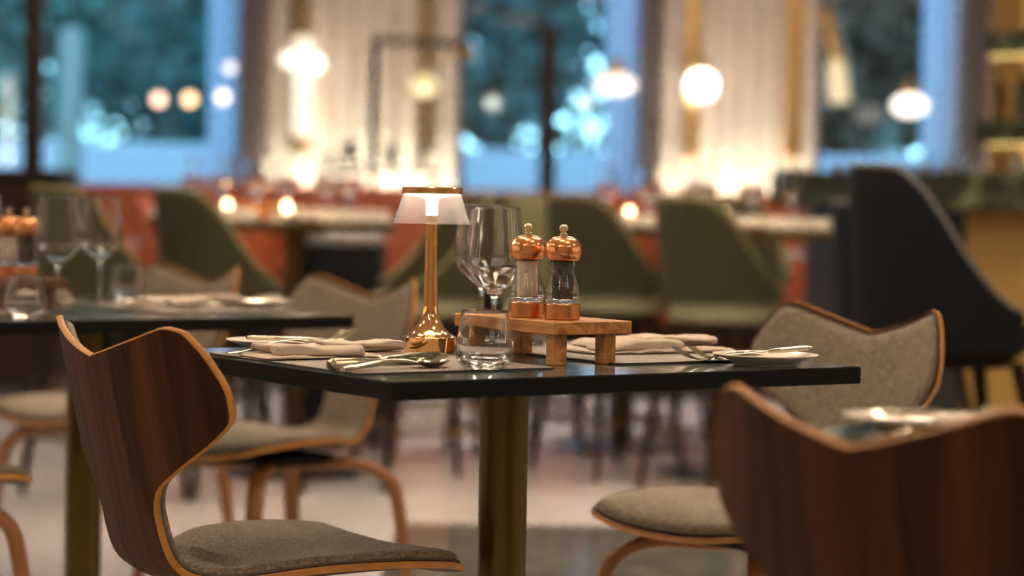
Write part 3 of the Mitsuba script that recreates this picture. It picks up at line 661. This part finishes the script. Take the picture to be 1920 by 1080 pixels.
# the right foreground table
place(PL, 'bread_plate', 'white plate on the table in the right foreground', 'plate', TR(.445, 2.600, Z))
place(BK, 'butter_knife', 'butter knife on the foreground plate', 'knife', ST().translate([.405, 2.585, Z + .0165]).rotate([0, 0, 1], 20))
mat_at(FT, .02, .16, 'dark placemat on the right foreground table')
place(N2, 'napkin', 'folded napkin on the foreground table beside the plate', 'napkin', TR(.56, 2.56, ZM, 46))
place(FK, 'fork', 'fork near the edge of the foreground table', 'fork', TR(.395, 2.49, ZM, 46))
place(KN, 'knife', 'shiny knife at the right edge of the photo on the foreground table', 'knife', TR(.52, 2.47, ZM, 46))
place(SP, 'spoon', 'spoon at the right edge of the photo on the foreground table', 'spoon', TR(.49, 2.48, ZM, 46))


# ---------------------------------------------------------------- counter stools
def stool(mat, trim, seatmat, back=0.31, seat=0.665, legmat='m_dark_wood', R=0.205, FL=0.03, low=.0):
    t = Thing(); n = 61; ph = np.radians(np.linspace(-122, 122, n))
    hh = PchipInterpolator([0, 34, 48, 62, 80, 100, 114, 122], [1, .99, .90, .70, .38, .13, .04, .02])(np.abs(np.degrees(ph)))
    zb = seat - low; zt = seat + .03 + back * hh
    def ring(r, z): return np.stack([-r * np.cos(ph) * 1.0, r * np.sin(ph) * .98, z + 0 * ph], 1)
    rows = []
    for q in (0, .25, .5, .75, .96): rows.append(ring(R + .012 + FL * q * hh, zb + (zt - zb) * q))
    rows.append(ring(R + .002 + FL * hh, zt))
    for q in (.96, .75, .5, .25, 0): rows.append(ring(R - .022 + FL * q * hh, zb + (zt - zb) * q))
    V = np.stack(rows, 1).reshape(-1, 3); k = len(rows)
    F = grid_faces(n, k, wrap_v=True); m = trimesh.Trimesh(V, F, process=False)
    caps = []
    for e in (0, (n - 1) * k):
        for i in range(1, k - 1): caps.append([e, e + i, e + i + 1] if e == 0 else [e, e + i + 1, e + i])
    m = trimesh.Trimesh(V, np.vstack([F, caps]), process=False)
    if m.volume < 0: m.invert()
    t.add('shell', m, mat, 40)
    t.add('edge_trim', tube(ring(R + .002 + FL * hh, zt + .002), .008, 8), trim, True)
    t.add('seat', lathe(smooth_prof([(0, seat - .075), (R - .03, seat - .075), (R - .012, seat - .06), (R - .012, seat - .015), (R - .04, seat + .004), (0, seat + .010)], 24), 32), seatmat, True)
    t.add('seat__underside', lathe([(0, seat - .115), (R - .06, seat - .115), (R - .03, seat - .076), (0, seat - .076)], 32), legmat)
    for sx in (1, -1):
        for sy in (1, -1):
            t.add('leg', sweep([(sx * .12, sy * .12, seat - .10), (sx * .165, sy * .165, seat * .45), (sx * .20, sy * .20, 0)], [.017, .015, .011], [.017, .015, .011], ref=(1, 0, 0), n=10), legmat)
    for (a, b) in (((1, 1), (1, -1)), ((-1, 1), (-1, -1)), ((1, 1), (-1, 1)), ((1, -1), (-1, -1))):
        t.add('stretcher', rod((a[0] * .181, a[1] * .181, .20), (b[0] * .181, b[1] * .181, .20), .008, 8), 'm_brass_dark')
    return t


SG = stool('m_green', 'm_green_trim', 'm_green_pale'); SGp = stool('m_green_trim', 'm_green_pale', 'm_green_pale'); SD = stool('m_dark_leather', 'm_dark_trim', 'm_dark_leather', back=.385, seat=.685, R=.20, FL=.025, low=.07)  # SGp: paler copy, the light on it is put into its colours
SDs = stool('m_dark_leather', 'm_dark_trim', 'm_dark_leather', back=.31, low=.06)
SO = stool('m_orange', 'm_orange', 'm_orange', back=.28)
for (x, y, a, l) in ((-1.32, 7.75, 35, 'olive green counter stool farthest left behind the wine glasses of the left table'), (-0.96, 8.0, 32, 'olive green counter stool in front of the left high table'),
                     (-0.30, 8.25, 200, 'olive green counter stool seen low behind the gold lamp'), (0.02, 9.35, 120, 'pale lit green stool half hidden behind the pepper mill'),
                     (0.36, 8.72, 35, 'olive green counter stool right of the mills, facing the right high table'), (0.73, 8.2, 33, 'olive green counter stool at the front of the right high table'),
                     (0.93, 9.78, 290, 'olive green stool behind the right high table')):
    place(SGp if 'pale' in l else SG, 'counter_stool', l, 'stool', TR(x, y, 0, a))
place(SD, 'bar_stool', 'large black bar stool with curved back at the right, above the grey chair', 'stool', TR(1.175, 6.40, 0, 14).scale([1.2, 1, 1]))
place(SDs, 'bar_stool', 'black bar stool farther back between the high table and the bar', 'stool', TR(1.31, 8.0, 0, 30))
for (x, y, a, l) in ((-1.25, 9.45, 330, 'orange stool on the far side of the left high table'), (-1.15, 10.35, 250, 'orange stool at the far end of the left high table'), (0.55, 9.9, 300, 'orange stool on the far side of the right high table'), (-1.75, 9.9, 320, 'orange stool left of the left high table, nearest the dark cabinet')):
    place(SO, 'counter_stool', l, 'stool', TR(x, y, 0, a))
place(SDs, 'bar_stool', 'black stool at the left high table, behind the grey chair', 'stool', TR(-.28, 9.1, 0, 190))

# high tables
scene['m_high_top'] = pr((0.46, 0.33, 0.20), 0.15, spec=0.7)
table('high_table', 1.5, 0.58, (-0.42, 8.42, 111), h=.90, th=.03, poles=((-.5, 0), (.5, 0)), label='glossy wooden high table at the left, set with glasses', top='m_high_top', edge='m_pole_brass')
table('high_table', 1.5, 0.62, (1.18, 8.62, 111), h=.90, th=.03, poles=((-.5, 0), (.5, 0)), label='glossy wooden high table at the right, set with glasses', top='m_high_top', edge='m_pole_brass')

cone = Thing(); cone.add('', cat_([rbox(-.11, .11, -.055, .055, 0, .022, .009), rbox(-.10, .10, -.05, .045, .018, .048, .012)]), 'm_napkin_white', 40)
scene['m_napkin_white'] = pr((0.82, 0.78, 0.72), 0.8)
bowl = Thing(); bowl.add('', lathe(smooth_prof([(0, 0), (.035, 0), (.07, .03), (.085, .07), (.080, .07), (.066, .033), (.03, .006), (0, .006)], 30), 28), 'm_amber', True)
candle = Thing()
candle.add('holder', lathe([(0, 0), (.032, 0), (.034, .07), (.030, .07), (.028, .012), (0, .012)], 20), 'm_glass', 30)
candle.add('candle', lathe([(0, .0125), (.02, .0125), (.02, .035), (0, .035)], 14), 'm_china')
candle.add('candle__flame', ball(.013, (0, 0, .052), (1, 1, 1.7), 1), 'm_bulb', emit=np.array([1, .62, .28]) * 16)
WGf, TUf = wine_glass(24), tumbler(24)
ha = math.radians(111)


def on_high(bx, by, u, v): return bx + u * math.cos(ha) - v * math.sin(ha), by + u * math.sin(ha) + v * math.cos(ha)


ORD = ['first', 'second', 'third', 'fourth', 'fifth', 'sixth', 'seventh', 'eighth', 'ninth', 'tenth']
for (bx, by, side) in ((-0.42, 8.42, 'left'), (1.18, 8.62, 'right')):
    for k, (u, v) in enumerate(((.15, .12), (.22, .44), (.5, .10), (.62, .47), (.95, .13), (1.05, .47), (1.35, .15))):
        x, y = on_high(bx, by, u, v)
        place(WGf, 'wine_glass', f'small blurred wine glass on the {side} high table, {ORD[k]} from its near end', 'wine glass', TR(x, y, .90), f'wine glasses on the {side} high table')
    for k, (u, v) in enumerate(((.33, .3), (1.2, .3))):
        x, y = on_high(bx, by, u, v); place(candle, 'candle', f'{("nearer", "farther")[k]} glowing candle glass on the {side} high table', 'candle', TR(x, y, .90))
    x, y = on_high(bx, by, .78, .3); place(bowl, 'bowl', f'amber orange bowl in the middle of the {side} high table', 'bowl', TR(x, y, .90))
    for k, (u, v) in enumerate(((.06, .10), (.36, .08), (.40, .50), (.70, .10), (.80, .52), (1.15, .10), (1.2, .5))):
        x, y = on_high(bx, by, u, v); place(cone, 'napkin', f'thick white folded napkin lying on the {side} high table, {ORD[k]} from its near end', 'napkin', TR(x, y, .90), f'white napkins on the {side} high table')
    for k, (u, v) in enumerate(((.12, .3), (.8, .42))):
        x, y = on_high(bx, by, u, v); place(PL, 'bread_plate', f'white plate at the {("near end", "far side")[k]} of the {side} high table', 'plate', TR(x, y, .90))

# ---------------------------------------------------------------- banquette, station, post, floor lamp, wall lamps
t = Thing()
t.add('seat', rbox(-3.6, 1.72, 12.75, 13.30, .32, .47, .03), 'm_orange'); t.add('backrest', rbox(-3.6, 1.72, 13.25, 13.42, .40, 1.045, .04), 'm_orange')
t.add('plinth', box(-3.58, 1.70, 12.85, 13.40, 0, .32), 'm_dark_wood', False)
place(t, 'banquette', 'long orange leather banquette below the windows', 'bench')
scene['m_pale_top'] = pr((0.50, 0.49, 0.52), 0.16, spec=0.8)
for x, l in ((-2.02, 'farthest left'), (-1.02, 'second from left'), (.02, 'third from left'), (.86, 'fourth from left'), (1.62, 'nearest the bar')):
    t = Thing(); t.add('tabletop', rbox(x - .29, x + .29, 12.05, 12.65, .72, .75, .006), 'm_pale_top'); t.add('pedestal', rbox(x - .035, x + .035, 12.315, 12.385, .015, .72, .01), 'm_black'); t.add('base_plate', rbox(x - .2, x + .2, 12.15, 12.55, 0, .016, .005), 'm_black')
    place(t, 'banquette_table', f'pale topped table on a black pedestal before the orange banquette, {l}', 'table')
    for k, (dx, dy) in enumerate(((-.14, 12.25), (.15, 12.3))):
        place(WGf, 'wine_glass', f'{("left", "right")[k]} wine glass on the pale banquette table {l}', 'wine glass', TR(x + dx, dy, .7505))
t = Thing()
t.add('body', rbox(-.87, -.52, 9.40, 9.80, .10, .80, .02), 'm_dark_leather'); t.add('cushion', rbox(-.88, -.51, 9.39, 9.81, .80, .865, .025), 'm_pale_top')  # black body stands in for the shade beneath the far tables
for x in (-.85, -.57):
    for y in (9.43, 9.74): t.add('leg', rbox(x, x + .03, y, y + .03, 0, .11, .004), 'm_dark_wood')
place(t, 'shade_ottoman', 'added black ottoman standing for table shade, with a pale cushion, beyond the left high table', 'ottoman')
t = Thing()
t.add('body', rbox(-3.6, -2.20, 11.5, 12.0, .06, 1.06, .01), 'm_dark_wood'); t.add('top', rbox(-3.62, -2.18, 11.48, 12.02, 1.06, 1.10, .008), 'm_dark_wood'); t.add('plinth', box(-3.55, -2.25, 11.54, 11.98, 0, .06), 'm_black', False)
for k in range(3): t.add('door', rbox(-3.57 + k * .455, -3.57 + k * .455 + .44, 11.485, 11.5, .10, 1.02, .004), 'm_dark_wood')
place(t, 'service_station', 'dark wooden service cabinet at the left edge beneath the post', 'cabinet')
single('wooden_post', rbox(-2.485, -2.395, 12.05, 12.14, 0, CEIL - .001, .008), 'm_dark_wood', 'dark wooden post standing behind the cabinet in front of the left window', 'post')
single('wooden_post', rbox(.145, .245, 14.0, 14.1, 0, 2.02, .01), 'm_dark_wood', 'reddish dark post standing in front of the middle window', 'post')
t = Thing()
t.add('pole', rod((-.835, 14.1, .0), (-.835, 14.1, 1.92), .025), 'm_lamp_metal'); t.add('arm', rod((-.835, 14.1, 1.92), (-.27, 14.1, 1.90), .02), 'm_lamp_metal')
t.add('base_plate', lathe([(0, 0), (.16, 0), (.16, .015), (0, .02)], 28), 'm_lamp_metal'); 
b = lathe([(0, 0), (.16, 0), (.16, .015), (0, .02)], 28); b.apply_translation([-.835, 14.1, 0]); t.parts['base_plate'] = (shape(b, 'm_lamp_metal'), None)
t.add('shade', sweep([(-.30, 14.1, 1.90), (-.30, 14.1, 1.82)], [.03, .08], [.03, .08], ref=(1, 0, 0), n=20), 'm_brass')
place(t, 'floor_lamp', 'dark gallows shaped floor lamp before the cream panel', 'lamp')


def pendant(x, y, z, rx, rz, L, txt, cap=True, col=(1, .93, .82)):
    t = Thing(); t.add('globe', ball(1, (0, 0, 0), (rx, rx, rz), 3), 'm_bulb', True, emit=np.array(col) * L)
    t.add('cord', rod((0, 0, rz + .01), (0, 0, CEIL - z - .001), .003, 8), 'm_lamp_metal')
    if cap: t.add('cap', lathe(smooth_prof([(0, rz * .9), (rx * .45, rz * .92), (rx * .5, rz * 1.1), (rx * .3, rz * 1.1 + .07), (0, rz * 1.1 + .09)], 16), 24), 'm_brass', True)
    place(t, 'pendant_glow', txt, 'lamp', TR(x, y, z))


pendant(.605, 14.45, 1.70, .125, .062, 1.6, 'flat white glow added for a lamp reflection before the curtain of the middle window')  # glowing globe in place of a lamp reflected in the glass
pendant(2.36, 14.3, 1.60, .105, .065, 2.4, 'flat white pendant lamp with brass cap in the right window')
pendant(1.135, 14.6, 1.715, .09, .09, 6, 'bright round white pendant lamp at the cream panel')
pendant(-2.06, 13.8, 1.535, .036, .036, 3.6, 'tiny warm glow added for a lamp reflection, leftmost in the left window', False, (1, .62, .42))  # this and the next three small glows replace reflections in the pane
pendant(-1.88, 13.8, 1.540, .036, .036, 4.2, 'tiny orange glow added for a lamp reflection, second from left in the left window', False, (1, .58, .28))
pendant(-1.69, 13.8, 1.555, .036, .036, 3.2, 'tiny pale glow added for a reflection before the curtain of the left window', False, (.95, .85, .95))
pendant(-1.65, 13.8, 1.725, .03, .03, 2.2, 'tiny pale glow added for a reflection, topmost before the curtain of the left window', False, (.9, .85, .95))
t = Thing()   # tall tubular wall lamp
t.add('tube', tube([(-1.32, 14.78, 1.36), (-1.32, 14.78, 1.95)], .06, 24), 'm_bulb', 40, emit=np.array([1, .86, .62]) * 1.15); t.add('cap', ball(.06, (-1.32, 14.78, 1.95), (1, 1, .6), 2), 'm_bulb', True, emit=np.array([1, .86, .62]) * 1.0)
t.add('bracket', cat_([box(-1.35, -1.29, 14.80, 14.93, 1.30, 1.36)]), 'm_brass', False)
for x, z, L in ((-1.40, 1.83, 2.2), (-1.235, 1.81, 5)):
    k = t.add('bulb', ball(.045, (x, 14.70, z), sub=2), 'm_bulb', True, emit=np.array([1, .9, .78]) * L)
    t.add('arm', rod((x, 14.70, z), (-1.32, 14.76, z - .03), .008, 8), 'm_brass')
place(t, 'wall_lamp', 'tall glowing tubular wall lamp with two bulbs on the left cream panel', 'lamp')
t = Thing(); t.add('ball', ball(.072, (-.56, 14.80, 1.695), sub=3), 'm_bulb', True, emit=np.array([1, .80, .22]) * .75); t.add('bracket', rod((-.56, 14.80, 1.695), (-.56, 14.90, 1.695), .02), 'm_brass')
place(t, 'wall_lamp', 'round yellow wall lamp on the dark strip of the left cream panel', 'lamp')
t = Thing(); t.add('ball', ball(.065, (1.10, 14.82, 1.84), sub=3), 'm_brass', True); t.add('bracket', rod((1.10, 14.82, 1.84), (1.10, 14.90, 1.84), .02), 'm_brass')
place(t, 'wall_ornament', 'brass ball on the brass strip above the bright round lamp', 'ornament')
t = Thing()
t.add('arm', rod((1.89, 14.6, 2.17), (1.985, 14.6, 1.84), .045, 14), 'm_brass'); t.add('shade', sweep([(1.955, 14.6, 1.88), (1.985, 14.6, 1.62)], [.055, .066], [.055, .066], ref=(1, 0, 0), n=24), 'm_bulb', 40, emit=np.array([1, .80, .40]) * .55)
t.add('bracket', rod((1.89, 14.6, 2.17), (1.89, 14.93, 2.17), .025), 'm_brass')
place(t, 'wall_lamp', 'slanted brass wall lamp with cylinder shade beside the right window', 'lamp')
for k, (x, w, h) in enumerate(((-1.0, .09, .13), (-1.12, .05, .09), (-.745, .07, .12), (-.87, .04, .08), (-.565, .055, .12))):
    t = Thing(); t.add('pot', lathe([(0, 0), (w * .38, 0), (w * .5, h), (w * .42, h), (w * .34, h * .3), (0, h * .3)], 16), 'm_black'); t.add('plant', ball(w * .5, (0, 0, h * 1.02), (1, 1, .7), 2), 'm_leaf_dark', True)
    place(t, 'plant_pot', ('large dark plant pot, middle of the narrow cream shelf', 'low dark plant pot at the left end of the narrow cream shelf', 'dark plant pot second from the right on the narrow cream shelf', 'smallest dark plant pot on the narrow cream shelf', 'tall slim dark plant pot at the right end of the narrow cream shelf')[k], 'pot', TR(x, 14.50, 1.17), 'plant pots on the shelf')
single('display_shelf', cat_([rbox(-1.2, -.45, 14.42, 14.595, 1.145, 1.17, .005), box(-1.18, -1.14, 14.46, 14.56, 0, 1.146), box(-.51, -.47, 14.46, 14.56, 0, 1.146)]), 'm_panel', 'narrow cream console shelf carrying small dark pots before the left cream panel', 'shelf')

# ---------------------------------------------------------------- the bar at the right
BAR = (1.11, 10.3); bd = np.array([0.89, -1.30]); bd = bd / np.linalg.norm(bd); byaw = math.degrees(math.atan2(bd[1], bd[0]))
t = Thing(); BL = 3.0
t.add('counter', rbox(0, BL, 0, .62, 1.10, 1.135, .004), 'm_bar_marble'); t.add('fascia', rbox(0, BL, -.005, .02, .99, 1.101, .004), 'm_bar_marble', label='dark green marble front edge')
t.add('body', box(.05, BL, .16, .58, 0, 1.10), 'm_black', False)
for k in range(5):
    x0 = 1.04 + k * .36; t.add('brass_panel', rbox(x0, x0 + .356, .13, .162, .05, .985, .004), 'm_bar_brass', label=None)
place(t, 'bar_counter', 'dark green marble bar counter with brass front panels at the right', 'counter', TR(BAR[0], BAR[1], 0, byaw))
t = Thing()
for z in (1.255, 1.61):
    t.add('shelf', rbox(.06 * (z > 1.5), 1.3, .0, .35, z, z + .09, .004), 'm_bar_marble'); t.add('light_strip', box(.03, 1.27, .05, .09, z - .012, z - .001), 'm_bulb', False, emit=np.array([1, .72, .2]) * 1.1)
for x in (.0, 1.28): t.add('upright', box(x, x + .02, .10, .25, 1.136, CEIL - .001), 'm_brass', False)
sx, sy = BAR[0] + bd[0] * 0.98 - bd[1] * .22, BAR[1] + bd[1] * 0.98 + bd[0] * .22
place(t, 'bar_shelf', 'two tier dark green shelf unit standing on the bar at the right edge', 'shelf', TR(sx, sy, 0, byaw))


def bottle(h, r, mat):
    t = Thing(); t.add('body', lathe(smooth_prof([(0, 0), (r, 0), (r, h * .55), (r * .9, h * .63), (r * .36, h * .75), (r * .33, h * .93), (0, h * .93)], 30), 24), mat, True)
    t.add('cap', lathe([(0, h * .931), (r * .4, h * .931), (r * .4, h), (0, h)], 16), 'm_brass'); return t


scene['m_bottle'] = pr((0.02, 0.03, 0.015), 0.1); scene['m_bottle_amber'] = pr((0.55, 0.27, 0.05), 0.12); scene['m_bottle_clear'] = pr((0.5, 0.5, 0.52), 0.1)
ca, sa = bd
for k in range(9):
    u = 1.06 + k * .14; x, y = BAR[0] + ca * u - sa * .40, BAR[1] + sa * u + ca * .40
    place(bottle(.10, .034, ('m_bottle_clear', 'm_bottle_amber', 'm_bottle_clear')[k % 3]), 'bottle', f'short bottle standing on the bar under the shelf, {ORD[k]} from the left', 'bottle', TR(x, y, 1.1355), 'bottles on the bar')
for k in range(8):
    u = 1.08 + k * .15; x, y = BAR[0] + ca * u - sa * .40, BAR[1] + sa * u + ca * .40
    place(bottle(.235, .04, ('m_bottle', 'm_bottle', 'm_bottle_amber')[k % 3]), 'bottle', f'tall bottle standing on the lower bar shelf, {ORD[k]} from the left', 'bottle', TR(x, y, 1.3455), 'bottles on the lower bar shelf')
for k in range(7):
    u = .10 + k * .13; x, y = BAR[0] + ca * u - sa * .3, BAR[1] + sa * u + ca * .3
    place(TUf, 'tumbler', f'small glass along the left part of the bar, {ORD[k]} from the left', 'tumbler', TR(x, y, 1.1355), 'glasses along the bar')
